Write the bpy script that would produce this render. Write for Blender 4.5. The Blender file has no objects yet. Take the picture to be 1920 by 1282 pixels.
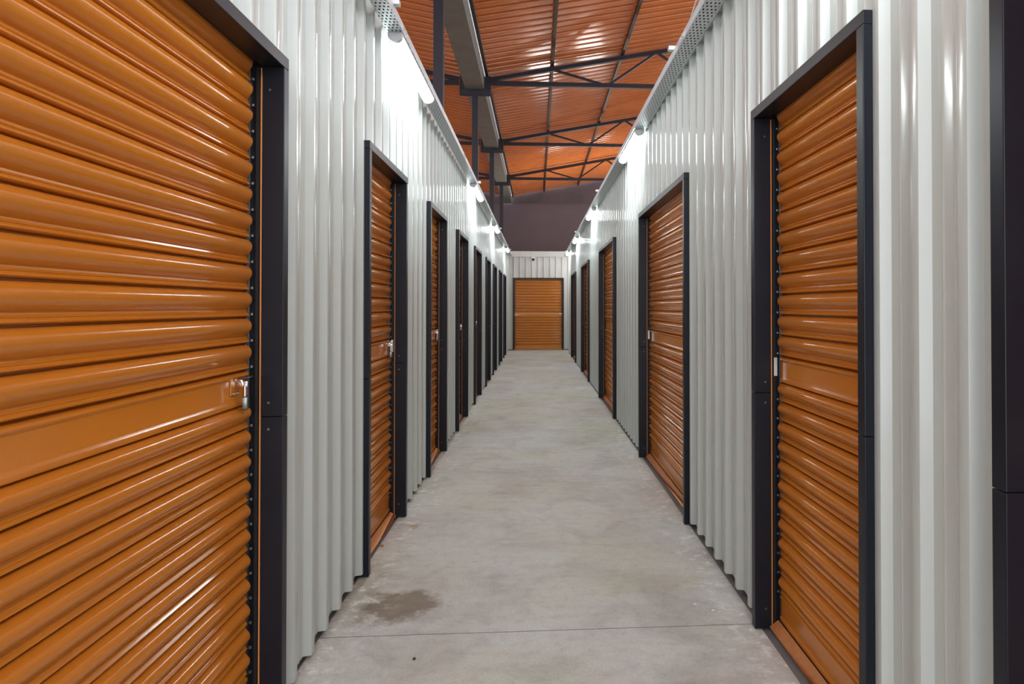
import bpy, bmesh, math, random
from mathutils import Vector, Matrix
random.seed(7)
S = bpy.context.scene
COL = S.collection
PI = math.pi
EYE = 1.32                       # camera height
LX, RX = -0.841, 0.918           # planes of the rib peaks of the two long walls
PROUD = 0.027                    # how far the door trim stands off the ribs
HEAD = 2.133                     # top of the door frames
END_Y = 20.0

# ------------------------------------------------------------------ materials
def mat(name, base, rough=0.4, metal=0.0, var=0.0, vscale=4.0, bump=0.0, bscale=60.0,
        rvar=0.0, coat=0.0, stretch=(1, 1, 1), spec=0.5):
    m = bpy.data.materials.new(name); m.use_nodes = True
    nt = m.node_tree; N = nt.nodes; L = nt.links
    b = N['Principled BSDF']
    b.inputs['Base Color'].default_value = (*base, 1)
    b.inputs['Roughness'].default_value = rough
    b.inputs['Metallic'].default_value = metal
    b.inputs['Specular IOR Level'].default_value = spec
    if coat: b.inputs['Coat Weight'].default_value = coat; b.inputs['Coat Roughness'].default_value = 0.08
    tc = N.new('ShaderNodeTexCoord'); mp = N.new('ShaderNodeMapping')
    mp.inputs['Scale'].default_value = stretch
    L.new(tc.outputs['Object'], mp.inputs['Vector'])
    if var or rvar:
        n = N.new('ShaderNodeTexNoise'); n.inputs['Scale'].default_value = vscale
        n.inputs['Detail'].default_value = 6; n.inputs['Roughness'].default_value = 0.6
        L.new(mp.outputs[0], n.inputs['Vector'])
        if var:
            r = N.new('ShaderNodeValToRGB')
            r.color_ramp.elements[0].position = 0.3; r.color_ramp.elements[1].position = 0.7
            r.color_ramp.elements[0].color = (*[c * (1 - var) for c in base], 1)
            r.color_ramp.elements[1].color = (*[min(1, c * (1 + var)) for c in base], 1)
            L.new(n.outputs['Fac'], r.inputs[0]); L.new(r.outputs[0], b.inputs['Base Color'])
        if rvar:
            mr = N.new('ShaderNodeMapRange')
            mr.inputs['To Min'].default_value = max(0.02, rough - rvar)
            mr.inputs['To Max'].default_value = rough + rvar
            L.new(n.outputs['Fac'], mr.inputs['Value']); L.new(mr.outputs[0], b.inputs['Roughness'])
    if bump:
        n2 = N.new('ShaderNodeTexNoise'); n2.inputs['Scale'].default_value = bscale
        L.new(mp.outputs[0], n2.inputs['Vector'])
        bp = N.new('ShaderNodeBump'); bp.inputs['Strength'].default_value = bump
        bp.inputs['Distance'].default_value = 0.002
        L.new(n2.outputs['Fac'], bp.inputs['Height']); L.new(bp.outputs[0], b.inputs['Normal'])
    return m

M = {}
M['orange'] = mat('orange_enamel', (0.54, 0.180, 0.017), 0.16, var=0.04, vscale=2.0, rvar=0.02)
M['orange_edge'] = mat('orange_guide_paint', (0.72, 0.29, 0.095), 0.4)
M['orange_sill'] = mat('orange_sill_paint', (0.90, 0.40, 0.15), 0.42, var=0.10, vscale=40, bump=0.1, bscale=120)
M['black'] = mat('charcoal_powder_coat', (0.008, 0.0105, 0.018), 0.36, var=0.15, vscale=6, rvar=0.05, bump=0.06, bscale=220, spec=0.32)
M['seal'] = mat('black_rubber_seal', (0.006, 0.006, 0.006), 0.6, bump=0.1)
M['steel_dark'] = mat('dark_painted_steel', (0.009, 0.009, 0.018), 0.45, var=0.15, vscale=5)
M['white'] = mat('off_white_sheet', (0.52, 0.56, 0.54), 0.19, var=0.008, vscale=1.2, rvar=0.02)
M['white_end'] = mat('off_white_sheet_warm', (0.60, 0.585, 0.55), 0.3, var=0.07, vscale=3.5, rvar=0.08, stretch=(1, 1, 0.4))
M['roof'] = mat('orange_roof_sheet', (0.60, 0.185, 0.045), 0.17, var=0.10, vscale=1.4, rvar=0.05, bump=0.05, bscale=3)
M['purlin'] = mat('brown_primed_steel', (0.035, 0.022, 0.017), 0.45, var=0.2, vscale=9)
M['gutter'] = mat('grey_gutter_sheet', (0.185, 0.19, 0.165), 0.55, var=0.14, vscale=3.0, bump=0.1, bscale=12)
M['chrome'] = mat('chrome', (0.75, 0.75, 0.77), 0.12, metal=1.0)
M['lockbody'] = mat('brushed_lock_body', (0.22, 0.24, 0.23), 0.3, metal=0.9, var=0.2, vscale=50)
M['galv'] = mat('galvanised_steel', (0.66, 0.68, 0.70), 0.33, metal=0.55, var=0.1, vscale=30)
M['cap'] = mat('grey_lamp_cap', (0.5, 0.5, 0.52), 0.4, var=0.03)
M['cable'] = mat('white_cable', (0.75, 0.75, 0.72), 0.5, var=0.03)
M['dark_wall'] = mat('aubergine_grey_plaster', (0.105, 0.076, 0.086), 0.7, var=0.10, vscale=0.9, bump=0.15, bscale=20)
M['dark_cloth'] = mat('dark_gable_sheet', (0.085, 0.060, 0.068), 0.6, var=0.25, vscale=0.8, bump=0.6, bscale=3)
M['cam'] = mat('white_camera_plastic', (0.8, 0.8, 0.8), 0.35, var=0.02)
M['glass'] = mat('black_lens', (0.01, 0.01, 0.01), 0.05, var=0.02)
M['chip'] = mat('white_paint_chip', (0.85, 0.85, 0.83), 0.6, var=0.05)
M['leaf'] = mat('dry_leaf', (0.38, 0.27, 0.10), 0.7, var=0.3, vscale=60)
M['stone'] = mat('black_pebble', (0.02, 0.02, 0.02), 0.7, var=0.3, vscale=80)
M['kerb'] = mat('dusty_kerb', (0.10, 0.08, 0.065), 0.8, var=0.4, vscale=18, bump=0.6, bscale=60)

def emit_mat(name, col, strength):
    m = bpy.data.materials.new(name); m.use_nodes = True
    nt = m.node_tree; b = nt.nodes['Principled BSDF']
    b.inputs['Base Color'].default_value = (0.85, 0.85, 0.85, 1)
    b.inputs['Emission Color'].default_value = (*col, 1)
    b.inputs['Emission Strength'].default_value = strength
    return m
LAMP = 24.0
M['flood'] = emit_mat('fill_lamp_diffuser', (1.0, 0.95, 0.88), 26.0)  # emission of the unseen lamps added to brighten the roof
M['tube'] = emit_mat('lit_diffuser', (0.91, 0.98, 1.0), LAMP)

def tray_mat():
    m = bpy.data.materials.new('perforated_tray'); m.use_nodes = True
    nt = m.node_tree; N = nt.nodes; L = nt.links
    b = N['Principled BSDF']
    b.inputs['Base Color'].default_value = (0.62, 0.66, 0.68, 1)
    b.inputs['Roughness'].default_value = 0.38; b.inputs['Metallic'].default_value = 0.35
    tc = N.new('ShaderNodeTexCoord'); sp = N.new('ShaderNodeSeparateXYZ')
    L.new(tc.outputs['Object'], sp.inputs[0])
    def mt(op, a, c=None, d=None):
        n = N.new('ShaderNodeMath'); n.operation = op
        for i, v in enumerate((a, c, d)):
            if v is None: continue
            if isinstance(v, (int, float)): n.inputs[i].default_value = v
            else: L.new(v, n.inputs[i])
        return n.outputs[0]
    PX, PY = 0.021, 0.036
    v = mt('DIVIDE', sp.outputs['Y'], PY)
    row = mt('FLOOR', v)
    par = mt('MODULO', mt('ABSOLUTE', row), 2.0)
    u = mt('ADD', mt('DIVIDE', sp.outputs['X'], PX), mt('MULTIPLY', par, 0.5))
    fu = mt('MULTIPLY', mt('SUBTRACT', mt('FRACT', mt('ADD', u, 100.0)), 0.5), PX / 0.0050)
    fv = mt('MULTIPLY', mt('SUBTRACT', mt('FRACT', mt('ADD', v, 1000.0)), 0.5), PY / 0.0095)
    d = mt('ADD', mt('MULTIPLY', fu, fu), mt('MULTIPLY', fv, fv))
    hole = mt('LESS_THAN', d, 1.0)
    inside = mt('LESS_THAN', mt('ABSOLUTE', sp.outputs['X']), 0.0425)
    low = mt('LESS_THAN', sp.outputs['Z'], 0.004)
    k = mt('MULTIPLY', mt('MULTIPLY', hole, inside), low)
    tr = N.new('ShaderNodeBsdfTransparent'); mx = N.new('ShaderNodeMixShader')
    L.new(k, mx.inputs[0]); L.new(b.outputs[0], mx.inputs[1]); L.new(tr.outputs[0], mx.inputs[2])
    L.new(mx.outputs[0], N['Material Output'].inputs['Surface'])
    return m
M['tray'] = tray_mat()

def floor_mat():
    m = bpy.data.materials.new('worn_concrete'); m.use_nodes = True
    nt = m.node_tree; N = nt.nodes; L = nt.links
    b = N['Principled BSDF']
    tc = N.new('ShaderNodeTexCoord'); O = tc.outputs['Object']
    def noise(scale, detail=6, rough=0.6, vec=O, dist=0.0):
        n = N.new('ShaderNodeTexNoise'); n.inputs['Scale'].default_value = scale
        n.inputs['Detail'].default_value = detail; n.inputs['Roughness'].default_value = rough
        n.inputs['Distortion'].default_value = dist
        L.new(vec, n.inputs['Vector']); return n.outputs['Fac']
    def ramp(fac, stops):
        r = N.new('ShaderNodeValToRGB'); e = r.color_ramp.elements
        e[0].position, e[0].color = stops[0][0], (*stops[0][1], 1)
        e[1].position, e[1].color = stops[-1][0], (*stops[-1][1], 1)
        for p, c in stops[1:-1]:
            x = e.new(p); x.color = (*c, 1)
        L.new(fac, r.inputs[0]); return r.outputs[0]
    def mix(kind, fac, a, c):
        n = N.new('ShaderNodeMix'); n.data_type = 'RGBA'; n.blend_type = kind
        if isinstance(fac, (int, float)): n.inputs[0].default_value = fac
        else: L.new(fac, n.inputs[0])
        for s, v in ((6, a), (7, c)):
            if isinstance(v, tuple): n.inputs[s].default_value = (*v, 1)
            else: L.new(v, n.inputs[s])
        return n.outputs[2]
    def mt(op, a, c=None):
        n = N.new('ShaderNodeMath'); n.operation = op; n.use_clamp = False
        for i, v in enumerate((a, c)):
            if v is None: continue
            if isinstance(v, (int, float)): n.inputs[i].default_value = v
            else: L.new(v, n.inputs[i])
        return n.outputs[0]
    base = ramp(noise(1.1, 8, 0.62, dist=0.4), [(0.30, (0.45, 0.42, 0.39)), (0.44, (0.52, 0.51, 0.485)), (0.58, (0.54, 0.55, 0.53)), (0.72, (0.62, 0.635, 0.60))])
    blot = ramp(noise(2.7, 7, 0.65, dist=0.8), [(0.35, (0.78, 0.76, 0.75)), (0.52, (1, 1, 1)), (0.75, (1.06, 1.05, 0.99))])
    c = mix('MULTIPLY', 0.75, base, blot)
    fine = ramp(noise(95, 5, 0.75), [(0.32, (0.78, 0.77, 0.76)), (0.5, (1, 1, 1)), (0.68, (1.10, 1.10, 1.09))])
    c = mix('MULTIPLY', 0.75, c, fine)
    mid = ramp(noise(17, 8, 0.72), [(0.33, (0.84, 0.82, 0.80)), (0.5, (1, 1, 1)), (0.7, (1.05, 1.05, 1.05))])
    c = mix('MULTIPLY', 0.8, c, mid)
    # yellow-green tinge down the corridor
    tint = ramp(noise(0.8, 4, 0.5), [(0.45, (1, 1, 1)), (0.68, (0.98, 1.0, 0.86))])
    c = mix('MULTIPLY', 1.0, c, tint)
    # trowel streaks across the corridor
    mp = N.new('ShaderNodeMapping'); mp.inputs['Scale'].default_value = (1.2, 7, 1); L.new(O, mp.inputs['Vector'])
    st = ramp(noise(2.0, 6, 0.6, vec=mp.outputs[0], dist=0.6), [(0.36, (0.93, 0.92, 0.91)), (0.52, (1, 1, 1))])
    c = mix('MULTIPLY', 0.8, c, st)
    sp = N.new('ShaderNodeSeparateXYZ'); L.new(O, sp.inputs[0])
    X, Y = sp.outputs['X'], sp.outputs['Y']
    # stains with their own outline: (x, y, rx, ry, colour multiplier, strength)
    for sx, sy, rx, ry, colr, k in [(-0.60, 2.97, 0.20, 0.17, (0.42, 0.33, 0.26), 0.95), (-0.80, 3.05, 0.10, 0.45, (0.72, 0.66, 0.58), 0.6), (-0.735, 4.03, 0.035, 0.05, (0.75, 0.58, 0.40), 0.8),
                                    (0.55, 2.20, 0.22, 0.12, (0.80, 0.76, 0.72), 0.7), (0.05, 2.42, 0.16, 0.09, (0.80, 0.80, 0.78), 0.7),
                                    (0.55, 3.15, 0.28, 0.16, (0.82, 0.78, 0.66), 0.6), (-0.70, 7.3, 0.2, 0.5, (0.84, 0.86, 0.70), 0.7),
                                    (0.50, 6.8, 0.35, 0.9, (0.86, 0.88, 0.76), 0.6), (-0.2, 9.0, 0.4, 0.8, (0.86, 0.86, 0.74), 0.5)]:
        dx = mt('DIVIDE', mt('SUBTRACT', X, sx), rx); dy = mt('DIVIDE', mt('SUBTRACT', Y, sy), ry)
        d = mt('SQRT', mt('ADD', mt('MULTIPLY', dx, dx), mt('MULTIPLY', dy, dy)))
        d = mt('ADD', d, mt('MULTIPLY', mt('SUBTRACT', noise(7, 6, 0.7), 0.5), 2.4))
        mr = N.new('ShaderNodeMapRange'); mr.inputs['From Min'].default_value = 1.1; mr.inputs['From Max'].default_value = 0.55
        mr.inputs['To Min'].default_value = 0; mr.inputs['To Max'].default_value = k
        L.new(d, mr.inputs['Value'])
        c = mix('MULTIPLY', mr.outputs[0], c, colr)
    # whitish plaster dust near the walls
    edge = mt('ABSOLUTE', mt('SUBTRACT', X, 0.04))
    em = N.new('ShaderNodeMapRange'); em.inputs['From Min'].default_value = 0.62; em.inputs['From Max'].default_value = 0.84
    L.new(edge, em.inputs['Value'])
    dn = N.new('ShaderNodeMapRange'); dn.inputs['From Min'].default_value = 0.52; dn.inputs['From Max'].default_value = 0.62
    L.new(noise(14, 8, 0.75), dn.inputs['Value'])
    c = mix('MIX', mt('MULTIPLY', mt('MULTIPLY', em.outputs[0], dn.outputs[0]), 0.75), c, (0.78, 0.78, 0.74))
    # specks
    vo = N.new('ShaderNodeTexVoronoi'); vo.inputs['Scale'].default_value = 5.0; L.new(O, vo.inputs['Vector'])
    spk = mt('LESS_THAN', vo.outputs['Distance'], 0.022)
    c = mix('MIX', mt('MULTIPLY', spk, 0.6), c, (0.16, 0.13, 0.10))
    # saw-cut joint
    j = mt('LESS_THAN', mt('ABSOLUTE', mt('SUBTRACT', Y, mt('ADD', 2.71, mt('MULTIPLY', mt('SUBTRACT', noise(3, 3, 0.5), 0.5), 0.006)))), 0.0026)
    c = mix('MIX', mt('MULTIPLY', j, 0.85), c, (0.07, 0.06, 0.05))
    L.new(c, b.inputs['Base Color'])
    rr = N.new('ShaderNodeMapRange'); rr.inputs['To Min'].default_value = 0.42; rr.inputs['To Max'].default_value = 0.70
    L.new(noise(3, 5, 0.6), rr.inputs['Value']); L.new(rr.outputs[0], b.inputs['Roughness'])
    bp = N.new('ShaderNodeBump'); bp.inputs['Strength'].default_value = 0.25; bp.inputs['Distance'].default_value = 0.004
    L.new(noise(30, 8, 0.7), bp.inputs['Height']); L.new(bp.outputs[0], b.inputs['Normal'])
    return m
M['floor'] = floor_mat()
M['slab'] = mat('dark_grey_slab', (0.17, 0.165, 0.165), 0.6, var=0.15, vscale=6, bump=0.3, bscale=40)

# ------------------------------------------------------------------ helpers
def link(name, bm, m, parent=None, smooth=0.0):
    me = bpy.data.meshes.new(name); bm.normal_update(); bm.to_mesh(me); bm.free()
    for x in (m if isinstance(m, (list, tuple)) else [m]): me.materials.append(x)
    if smooth:
        for p in me.polygons: p.use_smooth = True
        me.set_sharp_from_angle(angle=math.radians(smooth))
    o = bpy.data.objects.new(name, me); COL.objects.link(o)
    if parent: o.parent = parent
    return o
def tag(o, label=None, cat=None, group=None, kind=None):
    if label: o['label'] = label
    if cat: o['category'] = cat
    if group: o['group'] = group
    if kind: o['kind'] = kind
    return o
def empty(name, loc, rz=0):
    o = bpy.data.objects.new(name, None); COL.objects.link(o)
    o.empty_display_size = 0.1; o.location = loc; o.rotation_euler = (0, 0, rz); return o
def copy_tree(o, parent=None):
    c = o.copy(); COL.objects.link(c); c.parent = parent
    for ch in list(o.children): copy_tree(ch, c)
    return c
def box(bm, x0, x1, y0, y1, z0, z1, bev=0.0, mi=0):
    vs = [bm.verts.new((x, y, z)) for x in (x0, x1) for y in (y0, y1) for z in (z0, z1)]
    fs = []
    for q in ((0, 1, 3, 2), (4, 6, 7, 5), (0, 4, 5, 1), (2, 3, 7, 6), (0, 2, 6, 4), (1, 5, 7, 3)):
        f = bm.faces.new([vs[i] for i in q]); f.material_index = mi; fs.append(f)
    bmesh.ops.recalc_face_normals(bm, faces=fs)
    if bev:
        es = list({e for f in fs for e in f.edges})
        bmesh.ops.bevel(bm, geom=es, offset=bev, segments=2, affect='EDGES', profile=0.5)
def tube(bm, pts, r, seg=10, mi=0, caps=True):
    pts = [Vector(p) for p in pts]; rings = []
    up = None
    for i, p in enumerate(pts):
        d = (pts[min(i + 1, len(pts) - 1)] - pts[max(i - 1, 0)]).normalized()
        if up is None:
            up = Vector((0, 0, 1)) if abs(d.z) < 0.9 else Vector((1, 0, 0))
        a = d.cross(up).normalized(); b = a.cross(d).normalized(); up = b
        rr = r[i] if isinstance(r, (list, tuple)) else r
        rings.append([bm.verts.new(p + (a * math.cos(t) + b * math.sin(t)) * rr) for t in [2 * PI * k / seg for k in range(seg)]])
    for q, w in zip(rings, rings[1:]):
        for k in range(seg):
            f = bm.faces.new((q[k], q[(k + 1) % seg], w[(k + 1) % seg], w[k])); f.material_index = mi
    if caps:
        bm.faces.new(list(reversed(rings[0]))).material_index = mi; bm.faces.new(rings[-1]).material_index = mi
def bar(bm, p0, p1, w, h, mi=0):
    """rectangular bar from p0 to p1 lying in an x-z plane, h in that plane, w along y"""
    p0, p1 = Vector(p0), Vector(p1); d = (p1 - p0).normalized()
    y = Vector((0, 1, 0)); n = d.cross(y).normalized()
    vs = [bm.verts.new(p + y * (w / 2) * a + n * (h / 2) * b) for p in (p0, p1) for a, b in ((-1, -1), (1, -1), (1, 1), (-1, 1))]
    fs = [bm.faces.new(vs[0:4]), bm.faces.new(vs[4:8])]
    for k in range(4):
        fs.append(bm.faces.new((vs[k], vs[(k + 1) % 4], vs[4 + (k + 1) % 4], vs[4 + k])))
    for f in fs: f.material_index = mi
    bmesh.ops.recalc_face_normals(bm, faces=fs)

# ------------------------------------------------------------------ corrugated wall sheets
PITCH, PEAK, FLANK, DEPTH = 0.182, 0.034, 0.009, 0.029
def fillet(pts, r=0.0022):
    out = [pts[0]]
    for a, b, c in zip(pts, pts[1:], pts[2:]):
        u = Vector(a) - Vector(b); v = Vector(c) - Vector(b)
        lu, lv = u.length, v.length
        if lu < 1e-6 or lv < 1e-6: continue
        if u.normalized().angle(-v.normalized(), 0) < 0.12: out.append(b); continue
        k = min(r, lu * 0.35, lv * 0.35)
        p, q = Vector(b) + u.normalized() * k, Vector(b) + v.normalized() * k
        m = (p + q) * 0.25 + Vector(b) * 0.5
        out += [tuple(p), tuple(m), tuple(q)]
    out.append(pts[-1]); return out
def rib_profile(s0, s1, phase):
    """(s, depth) points; depth 0 on the peaks, DEPTH in the valleys"""
    key = []
    n0 = math.floor((s0 - phase) / PITCH) - 1; n1 = math.ceil((s1 - phase) / PITCH) + 1
    for n in range(n0, n1 + 1):
        c = phase + n * PITCH; h = PEAK / 2; v = (PITCH - PEAK) / 2 - FLANK
        key += [(c - h - FLANK, DEPTH), (c - h, 0), (c + h, 0), (c + h + FLANK, DEPTH)]
        m = c + PITCH / 2
        for dx in (-0.022, 0.022):
            key += [(m + dx - 0.005, DEPTH), (m + dx, DEPTH - 0.0022), (m + dx + 0.005, DEPTH)]
    key = fillet(key)
    def at(s):
        for (a, da), (b, db) in zip(key, key[1:]):
            if a <= s <= b: return da + (db - da) * ((s - a) / (b - a) if b > a else 0)
    res = [(s0, at(s0))] + [k for k in key if s0 < k[0] < s1] + [(s1, at(s1))]
    return res
def sheet(bm, prof, z0, z1, fn):
    zs = [z0, z1]
    cols = [[bm.verts.new(fn(s, d, z)) for z in zs] for s, d in prof]
    for a, b in zip(cols, cols[1:]):
        bm.faces.new((a[0], b[0], b[1], a[1]))
def corrugated_wall(name, fn, s0, s1, holes, top, phase, m, z0=0.022, laps=()):
    bm = bmesh.new(); s = s0
    for a, b, h in holes:
        sheet(bm, rib_profile(s, a + 0.01, phase), z0, top, fn)
        sheet(bm, rib_profile(a + 0.01, b - 0.01, phase), h - 0.02, top, fn)
        s = b - 0.01
    sheet(bm, rib_profile(s, s1, phase), z0, top, fn)
    for a, b in laps:                  # one sheet lapping over the next
        sheet(bm, rib_profile(a, b, phase), z0 - 0.004, top, lambda q, d, z: fn(q, d - 0.0035, z))
    bmesh.ops.remove_doubles(bm, verts=bm.verts, dist=0.0004)
    bmesh.ops.solidify(bm, geom=bm.faces[:], thickness=-0.0008)
    return tag(link(name, bm, m, smooth=24), kind='structure')

LDOORS = [(0.38, 2.23), (3.29, 4.25), (5.17, 6.13), (7.05, 8.01), (8.96, 9.96), (10.95, 11.92), (12.75, 13.76), (14.88, 15.90), (16.90, 17.95)]
RDOORS = [(0.27, 1.245), (1.747, 2.70), (3.954, 5.766), (7.70, 9.51), (11.50, 13.31), (15.36, 17.20)]
WTOP = 2.835
Y0 = -0.95
corrugated_wall('wall_left', lambda s, d, z: (LX - d, s, z), Y0, END_Y - 0.03, [(a, b, HEAD) for a, b in LDOORS], 2.925, 2.560, M['white'], laps=((2.24, 2.668),))
corrugated_wall('wall_right', lambda s, d, z: (RX + d, s, z), Y0, 19.0, [(a, b, HEAD) for a, b in RDOORS], WTOP, 2.825, M['white'])
EX0, EX1, EH = -0.712, 0.822, 2.178
corrugated_wall('wall_end', lambda s, d, z: (s, END_Y + d, z), -0.90, 2.6, [(EX0, EX1, EH)], 2.975, 0.05, M['white_end'])
# return sheet at the open end of the right wall
bm = bmesh.new(); box(bm, RX + 0.002, 2.6, 19.0, 19.02, 0.0, WTOP, 0)
tag(link('wall_corner', bm, M['white']), kind='structure')
# dusty kerbs the sheets stand in front of
for nm, x0, x1, y1, ds in (('trim_1', LX - 0.075, LX - 0.040, END_Y - 0.04, LDOORS), ('trim_2', RX + 0.040, RX + 0.075, 18.98, RDOORS)):
    bm = bmesh.new(); s = Y0
    for a, b in ds:
        box(bm, x0, x1, s, a + 0.0, 0, 0.07); s = b
    box(bm, x0, x1, s, y1, 0, 0.07)
    tag(link(nm, bm, M['kerb']), kind='structure')
bm = bmesh.new(); box(bm, -0.83, EX0, END_Y + 0.045, END_Y + 0.08, 0, 0.07); box(bm, EX1, 2.6, END_Y + 0.045, END_Y + 0.08, 0, 0.07)
tag(link('trim_3', bm, M['kerb']), kind='structure')
# flashing band across the top of the end wall
bm = bmesh.new(); box(bm, -0.83, 2.6, END_Y - 0.022, END_Y - 0.004, 2.822, 2.978, 0.002)
box(bm, -0.83, 2.6, END_Y - 0.030, END_Y - 0.004, 2.808, 2.822, 0.002)
for k in range(12):
    tube(bm, [(-0.7 + k * 0.28, END_Y - 0.022, 2.905), (-0.7 + k * 0.28, END_Y - 0.028, 2.905)], 0.007, 8)
tag(link('trim_4', bm, M['white_end']), kind='structure')

# floor
FLX, FRX = -0.862, 0.922         # the corridor screed stops at the wall lines
bm = bmesh.new(); box(bm, FLX, FRX, -4.2, END_Y + 0.05, -0.03, 0)
tag(link('floor', bm, M['floor']), kind='structure')
bm = bmesh.new(); box(bm, FRX + 0.0005, 2.6, 19.0, END_Y + 0.05, -0.03, 0)
tag(link('floor_passage', bm, M['floor']), kind='structure')
bm = bmesh.new(); box(bm, -6.4, 6.4, -4.2, 28.3, -0.05, -0.008)
tag(link('floor_slab', bm, M['slab']), kind='structure')

# ------------------------------------------------------------------ roller shutters
BASE_Y = 0.080                        # plane of the curtain, measured into the wall
def slat_profile():
    P = [(0, -0.014), (0.042, -0.014), (0.046, 0.001), (0.07, 0.0065), (0.10, 0.0088), (0.135, 0.0088), (0.165, 0.0064), (0.185, 0.0048), (0.205, 0.0066), (0.23, 0.0050), (0.255, 0.0005), (0.31, -0.0005), (0.325, 0.0005)]
    n = 18; pk = 0.58
    for k in range(0, n + 1):
        u = 0.5 - 0.5 * math.cos(PI * k / n)
        v = abs(1 - u / pk) if u < pk else (u - pk) / (1 - pk)
        P.append((0.332 + 0.650 * u, 0.001 + 0.0235 * max(0, 1 - v ** 2.0) ** (0.85 if u < pk else 0.60)))
    P += [(0.986, -0.014)]
    return P
def curtain_mesh(W):
    bm = bmesh.new()
    prof = []                         # (z, roll bulge, fixed bulge)
    def add_slats(z0, z1, n):
        p = (z1 - z0) / n
        for i in range(n):
            for t, b in slat_profile():
                prof.append((z0 + (i + t) * p, b, 1 if t > 0.31 else 0))
    Z = dict(bar0=0.045, bar1=0.150, b0=1.008, b1=1.116, top=2.118)
    prof += [(Z['bar0'], -0.004, 0), (Z['bar0'] + 0.001, 0.010, 0), (0.060, 0.012, 0), (0.066, 0.006, 0), (0.132, 0.006, 0), (0.137, 0.010, 0), (0.146, 0.010, 0), (0.149, 0.002, 0)]
    add_slats(Z['bar1'], Z['b0'], 11)
    q = Z['b0']
    prof += [(q, -0.006, 0), (q + 0.002, 0.004, 0), (q + 0.006, 0.009, 0), (q + 0.012, 0.010, 0), (q + 0.018, 0.007, 0), (q + 0.022, 0.0045, 0), (q + 0.024, 0.003, 0),
             (q + 0.086, 0.003, 0), (q + 0.089, 0.006, 0), (q + 0.095, 0.0095, 0), (q + 0.101, 0.008, 0), (q + 0.104, 0.003, 0), (q + 0.105, -0.006, 0)]
    add_slats(Z['b1'], Z['top'], 12)
    prof.append((Z['top'], 0.0, 0))
    R0 = 0.062                        # the rolls end short of the guide
    xs = [0.050, R0 - 0.0004]
    arc = [0.0, 0.0008, 0.0024, 0.005, 0.009, 0.0135, 0.018]
    xs += [R0 + a for a in arc]
    n = max(2, int((W - 0.2) / 0.30))
    mid = [R0 + 0.018 + (W - 2 * R0 - 0.036) * k / n for k in range(1, n)]
    xs = xs + mid + [W - x for x in reversed(xs)]
    def ef(x):
        d = min(x, W - x) - R0
        if d < 0: return 0
        if d >= 0.018: return 1
        return math.sqrt(max(0, 1 - (1 - d / 0.018) ** 2))
    grid = []
    for x in xs:
        e = ef(x)
        col = []
        for z, b, roll in prof:
            if roll: y = 0.001 + (b - 0.001) * e
            else: y = b if e > 0 else min(b, 0.001)
            col.append(bm.verts.new((x, BASE_Y - y, z)))
        grid.append(col)
    for a, b in zip(grid, grid[1:]):
        for i in range(len(prof) - 1):
            bm.faces.new((a[i], b[i], b[i + 1], a[i + 1]))
    return bm, Z
def jamb_mesh(x0, sx, H):
    """L-shaped folded jamb in two lengths with a butt joint; sx=+1 opens towards +x"""
    bm = bmesh.new(); seam = 0.965
    for z0, z1 in ((0.004, seam - 0.0008), (seam + 0.0008, H - 0.040)):
        a, b = x0, x0 + sx * 0.040
        box(bm, min(a, b), max(a, b), -PROUD, 0.042, z0, z1, 0.0022)
    # rear leg carrying the guide
    a, b = x0 + sx * 0.004, x0 + sx * 0.038
    box(bm, min(a, b), max(a, b), 0.042, 0.100, 0.004, H - 0.03)
    return bm
b = bmesh.new(); box(b, -0.005, 0.005, -0.004, 0.004, -0.0045, 0.0045, 0.0015)
CLIP = bpy.data.meshes.new('slat_clip'); b.to_mesh(CLIP); b.free(); CLIP.materials.append(M['lockbody'])
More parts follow.
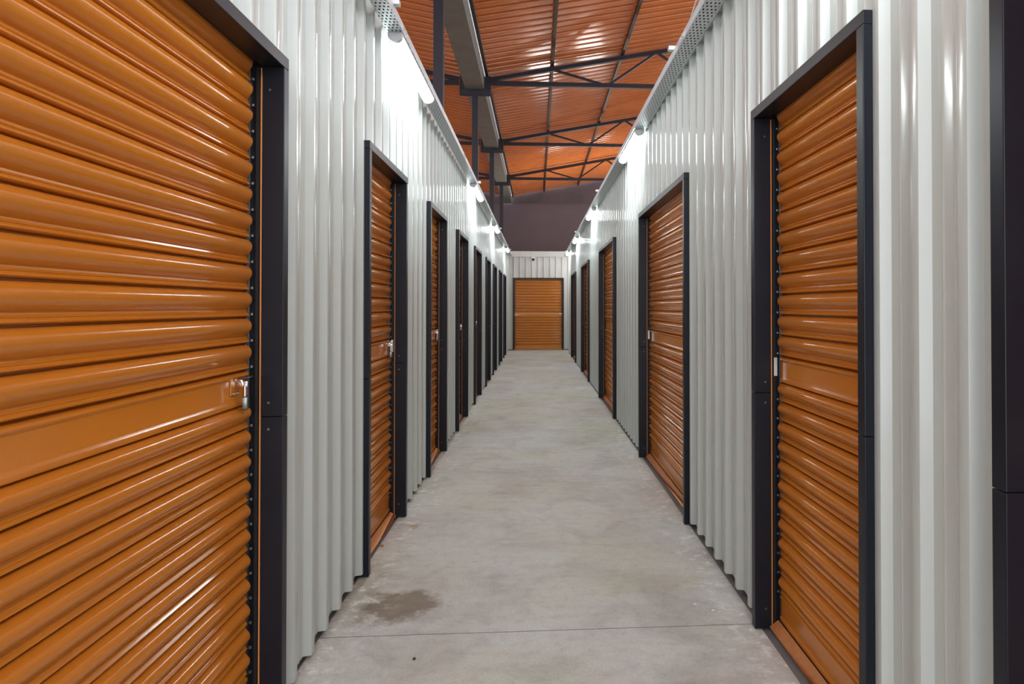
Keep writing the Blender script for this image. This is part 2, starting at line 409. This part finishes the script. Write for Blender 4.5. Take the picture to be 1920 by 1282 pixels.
def shutter(loc, rz, W, H, label, group=None, latch=True, near=True, strike='galv', clips=None):
    root = empty('roller_shutter', loc, rz)
    tag(root, label, 'roller shutter', group)
    for x0, sx in ((0, 1), (W, -1)):
        j = link('jamb', jamb_mesh(x0, sx, H), M['black'], root)
        xi = x0 + sx * 0.040
        if near:
            for z in (0.085, 0.925, 1.01, H - 0.115):
                b = bmesh.new(); tube(b, [(xi - sx * 0.001, 0.018, z), (xi + sx * 0.0018, 0.018, z)], 0.0042, 10)
                link('screw', b, M['lockbody'], j)
        b = bmesh.new()
        a, c = x0 + sx * 0.030, x0 + sx * 0.0425
        box(b, min(a, c), max(a, c), 0.0425, 0.0460, 0.012, H - 0.045)
        link('guide_lip', b, M['orange_edge'], root)['label'] = 'thin orange edge of the shutter guide'
        b = bmesh.new()
        a, c = x0 + sx * 0.030, x0 + sx * 0.0465
        box(b, min(a, c), max(a, c), 0.0485, 0.0585, 0.012, H - 0.045)
        box(b, min(a, c), max(a, c), 0.094, 0.104, 0.012, H - 0.045)
        link('guide_seal', b, M['seal'], root)
        b = bmesh.new()
        a, c = x0 + sx * 0.0462, x0 + sx * 0.0605
        box(b, min(a, c), max(a, c), BASE_Y - 0.0112, BASE_Y - 0.0096, 0.012, H - 0.045)
        link('guide_brush', b, M['seal'], root)
        if clips and sx == (-1 if clips == 'far_left' else 1):      # small end clips of the slats
            for z in [0.150 + (k + 0.14) * 0.858 / 11 for k in range(11)] + [1.116 + (k + 0.14) * 1.002 / 12 for k in range(12)]:
                o = bpy.data.objects.new('slat_clip', CLIP); COL.objects.link(o); o.parent = root
                o.location = (x0 + sx * 0.0545, BASE_Y - 0.0150, z)
        if strike:
            b = bmesh.new()
            a, c = x0 + sx * 0.0468, x0 + sx * 0.0495
            box(b, min(a, c), max(a, c), 0.052, 0.066, 1.035, 1.110, 0.0008)
            link('strike_plate', b, M[strike], root)
    # header: front trim with mitred look, soffit
    b = bmesh.new()
    box(b, 0.0, W, -PROUD, 0.042, H - 0.040, H, 0.0022)
    box(b, 0.004, W - 0.004, 0.042, 0.110, H - 0.036, H - 0.004)
    link('header', b, M['black'], root)
    bm, Z = curtain_mesh(W)
    c = link('curtain', bm, M['orange'], root, smooth=38)
    if H != HEAD:
        c.scale = (1, 1, (H - 0.02) / (HEAD - 0.02))
    # sloping sill plate lying on the floor in front of the curtain
    b = bmesh.new()
    v = [b.verts.new(p) for p in ((0.0425, 0.032, 0.012), (W - 0.0425, 0.032, 0.012), (W - 0.052, 0.066, 0.043), (0.052, 0.066, 0.043))]
    b.faces.new(v)
    r = bmesh.ops.solidify(b, geom=b.faces[:], thickness=0.003)
    link('sill_plate', b, M['orange_sill'], root)
    # bottom rail under the last slat
    b = bmesh.new(); box(b, 0.052, W - 0.052, 0.074, 0.100, 0.012, 0.046)
    link('bottom_rail', b, M['seal'], root)
    if latch:
        xl = W - 0.150
        y = BASE_Y - 0.003; l = bmesh.new()
        box(l, xl - 0.030, xl + 0.030, y - 0.004, y - 0.001, 1.050, 1.102, 0.0015)
        link('latch_plate', l, M['orange'], root)
        l = bmesh.new()
        box(l, xl - 0.002, xl + 0.002, y - 0.040, y - 0.004, 1.074, 1.092, 0.001)       # ear
        tube(l, [(xl - 0.010, y - 0.012, 1.096), (xl + 0.098, y - 0.012, 1.096)], 0.0048, 10)
        tube(l, [(xl - 0.008, y - 0.012, 1.096), (xl - 0.008, y - 0.026, 1.094), (xl - 0.008, y - 0.030, 1.082)], 0.0045, 8)
        for dx in (-0.004, 0.018):
            tube(l, [(xl + dx, y - 0.005, 1.053), (xl + dx, y - 0.0085, 1.053)], 0.0032, 8)
        link('slide_latch', l, M['chrome'], root, smooth=40)['label'] = 'small chrome slide latch'
    return root
def padlock(root, W, label):
    """hangs from the latch ear; built in the shutter's own frame, then placed in the corridor"""
    p = empty('padlock', (0, 0, 0))
    tag(p, label, 'padlock', 'padlocks on the shutter latches')
    b = bmesh.new(); R = 0.0105; z0 = -0.004
    pts = [(0, R, -0.034)] + [(0, R * math.cos(t), z0 + R * math.sin(t)) for t in [PI * k / 10 for k in range(11)]] + [(0, -R, -0.034)]
    tube(b, pts, 0.0048, 10)
    link('shackle', b, M['chrome'], p, smooth=50)
    b = bmesh.new(); box(b, -0.0090, 0.0090, -0.0165, 0.0165, -0.074, -0.036, 0.0045)
    link('lock_body', b, M['lockbody'], p, smooth=40)
    b = bmesh.new(); tube(b, [(0, 0, -0.0735), (0, 0, -0.076)], 0.006, 12)
    link('keyhole', b, M['seal'], p)
    local = Vector((W - 0.150 + 0.010, BASE_Y - 0.033, 1.080))
    rz = root.rotation_euler.z
    p.location = root.location + Matrix.Rotation(rz, 3, 'Z') @ local
    p.rotation_euler = (0, 0, rz + 1.83)
    return p

G_L = 'narrow orange shutters along the left wall'
G_R = 'orange shutters along the right wall'
L_LAB = ['wide orange shutter filling the left edge of the view, chrome padlock at its far side',
         'orange shutter on the left wall, second from the camera, with padlock and chrome latch',
         'orange shutter on the left wall, third from the camera, beyond the near lamp',
         'orange shutter on the left wall, fourth from the camera, only a sliver of slats showing',
         'orange shutter recessed in a black frame, fifth from the camera on the left wall',
         'orange shutter recessed in a black frame, sixth from the camera on the left wall',
         'orange shutter in a black frame, third from the far end of the left wall',
         'orange shutter in a black frame, second from the far end of the left wall',
         'orange shutter in a black frame, last one on the left before the end wall']
R_LAB = ['orange shutter at the right edge of the photo, only its black frame showing',
         'narrow orange shutter in a black frame, nearest one fully seen on the right wall',
         'wide orange shutter on the right wall beyond the long stretch of ribbed white sheet',
         'wide orange shutter on the right wall, third from the far end',
         'orange shutter on the right wall, second from the far end',
         'orange shutter on the right wall nearest the end wall']
for i, (a, b) in enumerate(LDOORS):
    r = shutter((LX, a, 0), PI / 2, b - a, HEAD, L_LAB[i], G_L if i else None, latch=i < 5, near=i < 4, clips='far_left' if i < 3 else None, strike='galv' if i else None)
    if i == 0: padlock(r, b - a, 'chrome padlock hanging on the nearest left shutter')
    if i == 1: padlock(r, b - a, 'small padlock on the second left shutter from the camera')
    if i == 2: padlock(r, b - a, 'tiny padlock on the third left shutter from the camera')
for i, (a, b) in enumerate(RDOORS):
    shutter((RX, b, 0), -PI / 2, b - a, HEAD, R_LAB[i], G_R, latch=i < 4, near=i < 4, strike='galv' if i < 3 else 'seal', clips='far_right' if 0 < i < 4 else None)
shutter((EX0, END_Y, 0), 0, EX1 - EX0, EH, 'orange shutter facing the camera in the end wall of the corridor', latch=True, near=False)

# ------------------------------------------------------------------ cable trays along the wall heads
TZ = EYE + 1.49
def tray(label, xc, w, y0, y1, side, by):
    """side = +1 when the corridor lies towards +x"""
    root = empty('cable_tray', (xc, 0, TZ))
    tag(root, label, 'cable tray', 'perforated cable trays along both wall heads')
    bm = bmesh.new(); h = w / 2; t = 0.0012
    box(bm, -h, h, y0, y1, 0, t)
    box(bm, -h - t, -h, y0, y1, 0, 0.045); box(bm, h, h + t, y0, y1, 0, 0.045)
    link('tray_channel', bm, M['tray'], root)
    # rolled lips
    b = bmesh.new()
    for s in (-1, 1): box(b, s * h - (0.008 if s > 0 else 0), s * h + (0.008 if s < 0 else 0), y0, y1, 0.045, 0.0465)
    link('tray_lip', b, M['galv'], root)
    y = y0 + 1.6; k = 0
    while y < y1:
        b = bmesh.new(); xs = side * (h + t)
        box(b, min(xs, xs + side * 0.003), max(xs, xs + side * 0.003), y - 0.09, y + 0.09, 0.006, 0.038, 0.0005)
        for dy in (-0.07, -0.03, 0.03, 0.07):
            tube(b, [(xs, y + dy, 0.022), (xs + side * 0.009, y + dy, 0.022)], 0.005, 8)
        link('coupler', b, M['galv'], root); y += 3.0
    y = by
    while y < y1:                      # support arms under the tray, tied back to the wall sheet
        b = bmesh.new(); xo = side * (h + 0.028)
        box(b, min(-side * (h + 0.004), xo), max(-side * (h + 0.004), xo), y - 0.02, y + 0.02, 0.0475, 0.070)
        link('bracket', b, M['galv'], root); y += 4.9
    return root
tray('galvanised perforated tray along the top of the left wall, carrying the left lamps', -0.7685, 0.085, -0.9, 19.6, 1, 3.42)
tray('galvanised perforated tray along the top of the right wall, carrying the right lamps', 0.866, 0.096, -0.9, 18.98, -1, 3.92)
for xc, w, y1, lab in ((-0.7685, 0.085, 19.55, 'run of black power cables lying in the left cable tray'), (0.866, 0.096, 18.93, 'run of black power cables lying in the right cable tray')):
    bm = bmesh.new(); n = 6
    for k in range(n):
        x = (k - (n - 1) / 2) * (w - 0.012) / n
        tube(bm, [(x, -0.88, 0.009), (x, y1, 0.009)], (w - 0.012) / n / 2 * 1.02, 8)
    o = link('power_cables', bm, M['seal'], smooth=60); o.location = (xc, 0, TZ); tag(o, lab, 'cables')
# flashing that closes the valleys of the ribs behind the trays
for nm, x0, x1, y1, zt in (('trim_5', LX - 0.05, LX + 0.004, END_Y - 0.03, 2.925), ('trim_6', RX - 0.002, RX + 0.05, 19.0, WTOP)):
    bm = bmesh.new(); box(bm, x0, x1, Y0, y1, zt, zt + 0.003)
    tag(link(nm, bm, M['white']), kind='structure')
# loose cable lying over the lip of the right tray
bm = bmesh.new()
pts = [(0.850, 2.2, TZ + 0.02), (0.83, 2.6, TZ + 0.035), (0.812, 2.85, TZ + 0.052), (0.800, 3.05, TZ + 0.058), (0.806, 3.3, TZ + 0.052), (0.825, 3.6, TZ + 0.03), (0.85, 4.2, TZ + 0.012), (0.86, 6.0, TZ + 0.008)]
sm = []
for i in range(len(pts) - 1):
    p0, p1, p2, p3 = [Vector(pts[max(0, min(len(pts) - 1, i + k))]) for k in (-1, 0, 1, 2)]
    for k in range(6):
        t = k / 6
        sm.append(0.5 * ((2 * p1) + (-p0 + p2) * t + (2 * p0 - 5 * p1 + 4 * p2 - p3) * t * t + (-p0 + 3 * p1 - 3 * p2 + p3) * t ** 3))
tube(bm, sm, 0.0035, 8)
tag(link('electric_cable', bm, M['cable'], smooth=60), 'thin white cable bulging over the lip of the right cable tray', 'cable')

# ------------------------------------------------------------------ batten lamps
def lamp_proto():
    root = empty('batten_lamp', (0, 0, 0))
    Lh = 0.565
    b = bmesh.new(); box(b, -0.039, 0.039, -Lh, Lh, -0.016, -0.001, 0.002)
    link('housing', b, M['cap'], root)
    b = bmesh.new(); n = 12; rings = []
    for y in (-Lh + 0.03, Lh - 0.03):
        rings.append([b.verts.new((0.038 * math.cos(PI + PI * k / n), y, -0.016 + 0.034 * math.sin(PI + PI * k / n))) for k in range(n + 1)])
    for k in range(n): b.faces.new((rings[0][k], rings[0][k + 1], rings[1][k + 1], rings[1][k]))
    for r in rings: b.faces.new(r)
    bmesh.ops.recalc_face_normals(b, faces=b.faces)
    link('diffuser', b, M['tube'], root, smooth=40)
    for s in (-1, 1):
        b = bmesh.new(); ring = []
        for y in (s * (Lh - 0.0299), s * Lh):
            ring.append([b.verts.new((0.040 * math.cos(PI + PI * k / n), y, -0.016 + 0.036 * math.sin(PI + PI * k / n))) for k in range(n + 1)])
        for k in range(n): b.faces.new((ring[0][k], ring[0][k + 1], ring[1][k + 1], ring[1][k]))
        for r in ring: b.faces.new(r)
        b.faces.new((ring[0][0], ring[1][0], ring[1][n], ring[0][n]))
        bmesh.ops.recalc_face_normals(b, faces=b.faces)
        link('end_cap', b, M['cap'], root, smooth=40)
    return root
lp = lamp_proto(); first = True
LL = [(-0.2, 'assumed lit batten lamp under the left tray, out of view just above the nearest shutter'),  # out of view, assumed by continuing the row towards the camera
      (4.20, 'lit batten lamp under the left tray, nearest one seen and largest on the left'), (8.62, 'lit batten lamp, second one seen under the left tray'),
      (12.6, 'lit batten lamp, third one seen under the left tray'), (17.2, 'lit batten lamp at the far end of the left tray')]
RL = [(1.65, 'assumed lit batten lamp under the right tray, out of view above the narrow right shutter'), (6.07, 'lit batten lamp under the right tray, nearest one seen on the right'),  # first lamp of this row is out of view and assumed
      (10.5, 'lit batten lamp, second one seen under the right tray'), (14.6, 'lit batten lamp, third one seen under the right tray'), (18.25, 'lit batten lamp at the far end of the right tray')]
for x, lst in ((-0.7685, LL), (0.866, RL)):
    for y, lab in lst:
        o = lp if first else copy_tree(lp); first = False
        o.location = (x, y, TZ - 0.0005)
        tag(o, lab, 'lamp', 'batten lamps under the trays')

o = copy_tree(lp)  # assumed lamp, added out of view to brighten the right part of the end wall
o.matrix_world = Matrix.Translation((1.75, 19.0215, 2.55)) @ Matrix.Rotation(PI / 2, 4, 'X') @ Matrix.Rotation(PI / 2, 4, 'Z')
tag(o, 'assumed lit batten lamp on the passage wall, unseen round the far right corner, added to brighten the end wall', 'lamp')
if 'group' in o: del o['group']

# ------------------------------------------------------------------ roof
GX0, GX1 = -1.43, -1.055              # gutter box
def rz_right(x): return EYE + 4.68 + 0.188 * (x + 1.0)
MIDX = (GX0 + GX1) / 2
def mir(x): return 2 * MIDX - x
ROOF_Y0, ROOF_Y1 = -4.0, 28.15
def roof(name, flip):
    bm = bmesh.new(); p = 0.235; y = ROOF_Y0; rows = []
    while y < ROOF_Y1:
        for dy, dz in ((0, 0), (0.020, 0), (0.130, 0), (0.136, 0.004), (0.150, 0.056), (0.156, 0.060), (0.205, 0.060), (0.211, 0.056), (0.225, 0.004)):
            if y + dy < ROOF_Y1: rows.append((y + dy, dz))
        y += p
    xs = [-1.035, 6.2]
    vs = []
    for yy, dz in rows:
        vs.append([bm.verts.new((mir(x) if flip else x, yy, rz_right(x) + dz)) for x in xs])
    for a, b in zip(vs, vs[1:]): bm.faces.new((a[0], a[1], b[1], b[0]))
    bmesh.ops.recalc_face_normals(bm, faces=bm.faces)
    return tag(link(name, bm, M['roof']), kind='structure')
roof('ceiling', False)
roof('ceiling', True)
for sgn, nm in ((1, 'purlin'), (-1, 'purlin')):
    for i, x in enumerate((-1.00, 0.32, 1.75, 3.2, 4.65)):
        xx = x if sgn > 0 else mir(x)
        bm = bmesh.new(); z = rz_right(x)
        box(bm, -0.028, 0.028, ROOF_Y0, ROOF_Y1 - 0.05, -0.066, -0.006)
        o = link('purlin', bm, M['purlin'] if i else M['steel_dark']); o.location = (xx, 0, z)
        lab = ['dark steel edge purlin running beside the grey gutter', 'dark purlin under the orange roof, first one away from the gutter',
               'dark purlin under the orange roof, second one away from the gutter', 'dark purlin under the orange roof, third one away from the gutter',
               'dark purlin under the orange roof, fourth one away from the gutter'][i]
        tag(o, lab + (' on its right' if sgn > 0 else ' on its left'), 'roof beam', 'purlins under the orange roof')
# gutter box with lap joints
for k in range(7):
    y0 = -1.55 + 4.98 * (k - 0.0) - 0.0
    y0 = -1.55 + 4.98 * k; y1 = min(y0 + 4.98, 28.1)
    if y0 >= 28: break
    root = empty('roof_gutter', (MIDX, y0, EYE + 4.36))
    tag(root, ['grey sheet roof gutter, section nearest the camera', 'grey sheet roof gutter, second section from the camera',
               'grey sheet roof gutter, section above the left edge of the open roof, nearest in view', 'grey sheet roof gutter, section between first and second seen bracket',
               'grey sheet roof gutter, section between second and third seen bracket', 'grey sheet roof gutter, section ending at the dark far wall', 'grey sheet gutter end piece'][k], 'gutter', 'grey gutter sections')
    h = (GX1 - GX0) / 2; bm = bmesh.new(); Ls = y1 - y0
    for a, b in ((0.004, Ls * 0.62), (Ls * 0.62 + 0.006, Ls - 0.004)):
        box(bm, -h, h, a, b, 0, 0.004); box(bm, -h, -h + 0.004, a, b, 0.004, 0.37); box(bm, h - 0.004, h, a, b, 0.004, 0.37)
    link('gutter_trough', bm, M['gutter'], root)
    bm = bmesh.new(); box(bm, -h + 0.004, h - 0.004, Ls * 0.62 - 0.03, Ls * 0.62 + 0.036, 0.0045, 0.010)
    link('lap_joint', bm, M['seal'], root)
# columns, brackets, trusses
TY = [8.43, 13.40, 18.38, 23.36]
for k, y in enumerate(TY):
    c = empty('steel_column', (-1.235, y, 0))
    tag(c, ['dark steel column rising behind the left wall, nearest and widest', 'dark steel column under the gutter, second from the camera',
            'dark steel column under the gutter, third from the camera', 'dark steel column under the gutter, nearest the dark far wall'][k], 'column', 'dark columns behind the left wall')
    bm = bmesh.new(); box(bm, -0.062, 0.062, -0.062, 0.062, 0.012, EYE + 4.25, 0.004); link('post', bm, M['steel_dark'], c)
    bm = bmesh.new(); box(bm, -0.11, 0.11, -0.11, 0.11, 0, 0.012); link('base_plate', bm, M['steel_dark'], c)
    bm = bmesh.new()
    box(bm, -0.31, 0.315, -0.06, 0.06, EYE + 4.25, EYE + 4.357, 0.003)
    box(bm, -0.31, -0.20, -0.06, 0.06, EYE + 4.357, EYE + 4.62, 0.003); box(bm, 0.186, 0.315, -0.06, 0.06, EYE + 4.357, EYE + 4.62, 0.003)
    link('gutter_bracket', bm, M['steel_dark'], c)
for k, y in enumerate(TY):
    for sgn in (1, -1):
        fx = (lambda x: x) if sgn > 0 else mir
        r = empty('roof_truss', (0, y, 0))
        pos = ['nearest', 'second', 'third', 'farthest'][k]
        tag(r, ('dark steel roof truss spanning right of the gutter, %s from the camera' if sgn > 0 else 'dark steel roof truss spanning left of the gutter, %s from the camera') % pos, 'roof truss', 'dark steel trusses')
        top = lambda x: EYE + 4.565 + 0.188 * (x + 0.97)
        bm = bmesh.new(); bar(bm, (fx(-0.918), 0, EYE + 4.50), (fx(6.1), 0, EYE + 4.50), 0.08, 0.085); link('bottom_chord', bm, M['steel_dark'], r)
        bm = bmesh.new(); bar(bm, (fx(-0.918), 0, top(-0.918)), (fx(6.1), 0, top(6.1)), 0.08, 0.08); link('top_chord', bm, M['steel_dark'], r)
        nodes = [(0.32, 1), (1.44, 0), (2.46, 1), (3.55, 0), (4.6, 1), (5.6, 0)]
        for (a, ta), (b, tb) in zip(nodes, nodes[1:]):
            bm = bmesh.new(); za = top(a) if ta else EYE + 4.5; zb = top(b) if tb else EYE + 4.5
            bar(bm, (fx(a), 0, za), (fx(b), 0, zb), 0.045, 0.042); link('web_bar', bm, M['steel_dark'], r)

# far and outer walls of the hall
bm = bmesh.new(); box(bm, -6.3, 6.3, 28.16, 28.3, 0, EYE + 4.37)
tag(link('wall_far', bm, M['dark_wall']), kind='structure')
bm = bmesh.new(); ys = 28.20
P = [(-6.3, EYE + 4.36), (6.3, EYE + 4.36), (6.3, rz_right(6.3) + 0.05), (GX1, rz_right(GX1) + 0.03), (GX0, rz_right(GX1) + 0.03), (-6.3, rz_right(mir(-6.3)) + 0.05)]
a = [bm.verts.new((x, ys, z)) for x, z in P]; b = [bm.verts.new((x, ys + 0.08, z)) for x, z in P]
bm.faces.new(a); bm.faces.new(list(reversed(b)))
for i in range(len(P)): bm.faces.new((a[i], b[i], b[(i + 1) % len(P)], a[(i + 1) % len(P)]))
bmesh.ops.recalc_face_normals(bm, faces=bm.faces)
tag(link('wall_gable', bm, M['dark_cloth']), kind='structure')
for nm, x0, x1 in (('wall_outer_left', -6.3, -6.2), ('wall_outer_right', 6.2, 6.3)):
    bm = bmesh.new(); box(bm, x0, x1, -4.2, 28.16, 0, 5.0)
    tag(link(nm, bm, M['dark_wall']), kind='structure')

# unseen decks added over the units to stop light leaks and bounce light up
for nm, x0, x1, y1 in (('ceiling_baffle_left', -6.2, LX - 0.052, 26.4), ('ceiling_baffle_right', RX + 0.052, 6.2, 18.99)):
    bm = bmesh.new(); box(bm, x0, x1, Y0, y1, WTOP - 0.035, WTOP - 0.005)
    tag(link(nm, bm, M['white_end']), kind='structure')

# unseen pale deck added behind the end wall to bounce light onto the roof
bm = bmesh.new(); box(bm, LX - 0.05, 6.19, END_Y + 0.15, 26.35, WTOP - 0.035, WTOP - 0.005)
tag(link('ceiling_reflector_rear', bm, M['white_end']), kind='structure')
for nm, p in (('wall_block_rear', (-6.2, 6.2, 26.36, 26.40)),):
    bm = bmesh.new(); box(bm, *p, 0, WTOP - 0.036); tag(link(nm, bm, M['white_end']), kind='structure')
for fx, which in ((1.5, 'left'), (3.3, 'right')):  # fill lamps added out of view, they light the roof from below
    fl = empty('fill_lamp', (fx, 23.2, WTOP + 0.0))
    tag(fl, 'added upward fill lamp, unseen behind the end wall, brightening the roof, %s one of two' % which, 'lamp', 'fill lamps added behind the end wall')
    bm = bmesh.new(); box(bm, -0.42, 0.42, -0.32, 0.32, 0, 0.06, 0.01); link('housing', bm, M['cap'], fl)
    bm = bmesh.new(); box(bm, -0.40, 0.40, -0.30, 0.30, 0.061, 0.068); link('diffuser', bm, M['flood'], fl)

# ------------------------------------------------------------------ small things
c = empty('security_camera', (-0.10, END_Y - 0.012, 2.725))
tag(c, 'small white security camera with a black lens high on the end wall', 'security camera')
bm = bmesh.new(); box(bm, -0.055, 0.055, -0.02, 0.0, 0.005, 0.085, 0.006); link('mount', bm, M['cam'], c)
bm = bmesh.new(); bmesh.ops.create_uvsphere(bm, u_segments=20, v_segments=12, radius=0.042)
for v in bm.verts: v.co += Vector((0, -0.040, 0.0))
link('lens_dome', bm, M['glass'], c, smooth=60)
c = empty('ceiling_sensor', (0.895, END_Y - 0.03, 2.862))
tag(c, 'small grey dome fitting on the end wall flashing below the right lamp', 'sensor')
bm = bmesh.new(); tube(bm, [(0, 0, 0.0), (0, -0.02, 0.0)], 0.05, 16); link('mount', bm, M['cap'], c)
bm = bmesh.new(); bmesh.ops.create_uvsphere(bm, u_segments=16, v_segments=10, radius=0.036)
for v in bm.verts: v.co += Vector((0, -0.022, 0))
link('dome', bm, M['gutter'], c, smooth=60)

def blob(name, m, x, y, sx, sy, sz, label, cat, group=None, seed=0):
    rnd = random.Random(seed); bm = bmesh.new(); bmesh.ops.create_icosphere(bm, subdivisions=2, radius=1)
    for v in bm.verts:
        k = 1 + rnd.uniform(-0.22, 0.22); v.co = Vector((v.co.x * sx * k, v.co.y * sy * k, v.co.z * sz * k))
    mz = min(v.co.z for v in bm.verts)
    for v in bm.verts: v.co.z -= mz
    o = link(name, bm, m, smooth=30); o.location = (x, y, 0); o.rotation_euler = (0, 0, rnd.uniform(0, 3)); return tag(o, label, cat, group)
for i, (x, y, s) in enumerate([(0.700, 2.905, 0.006), (0.765, 2.84, 0.007), (0.790, 2.825, 0.004), (0.872, 2.66, 0.006)]):
    blob('paint_chip', M['chip'], x, y, s, s * 0.8, 0.0015, 'tiny white paint chip on the concrete near the right wall', 'paint chip', 'white paint chips on the floor near the right wall', i)
blob('pebble', M['stone'], -0.455, 2.52, 0.006, 0.005, 0.004, 'tiny black pebble on the floor left of centre', 'pebble', seed=5)
blob('dry_leaf', M['leaf'], -0.850, 3.72, 0.014, 0.010, 0.004, 'small yellow leaf scrap by the second left shutter sill', 'leaf', seed=8)

# ------------------------------------------------------------------ world, camera, view
w = bpy.data.worlds.new('hall_air'); S.world = w; w.use_nodes = True
w.node_tree.nodes['Background'].inputs[0].default_value = (0.50, 0.505, 0.53, 1)
w.node_tree.nodes['Background'].inputs[1].default_value = 2.9

cam = bpy.data.cameras.new('camera'); co = bpy.data.objects.new('camera', cam); COL.objects.link(co)
co.location = (0, 0, EYE)
co.rotation_euler = (math.radians(90 + 0.6), 0, math.radians(-3.8))
cam.sensor_width = 36; cam.lens = 1240 / 1920 * 36
cam.shift_x = -(1088.4 - 960) / 1920
cam.shift_y = -(641 - 561.0) / 1920
cam.clip_start = 0.02; cam.clip_end = 100
S.camera = co
S.view_settings.view_transform = 'Standard'; S.view_settings.look = 'None'
S.view_settings.gamma = 1; S.view_settings.use_curve_mapping = False
S.view_settings.exposure = 1.27
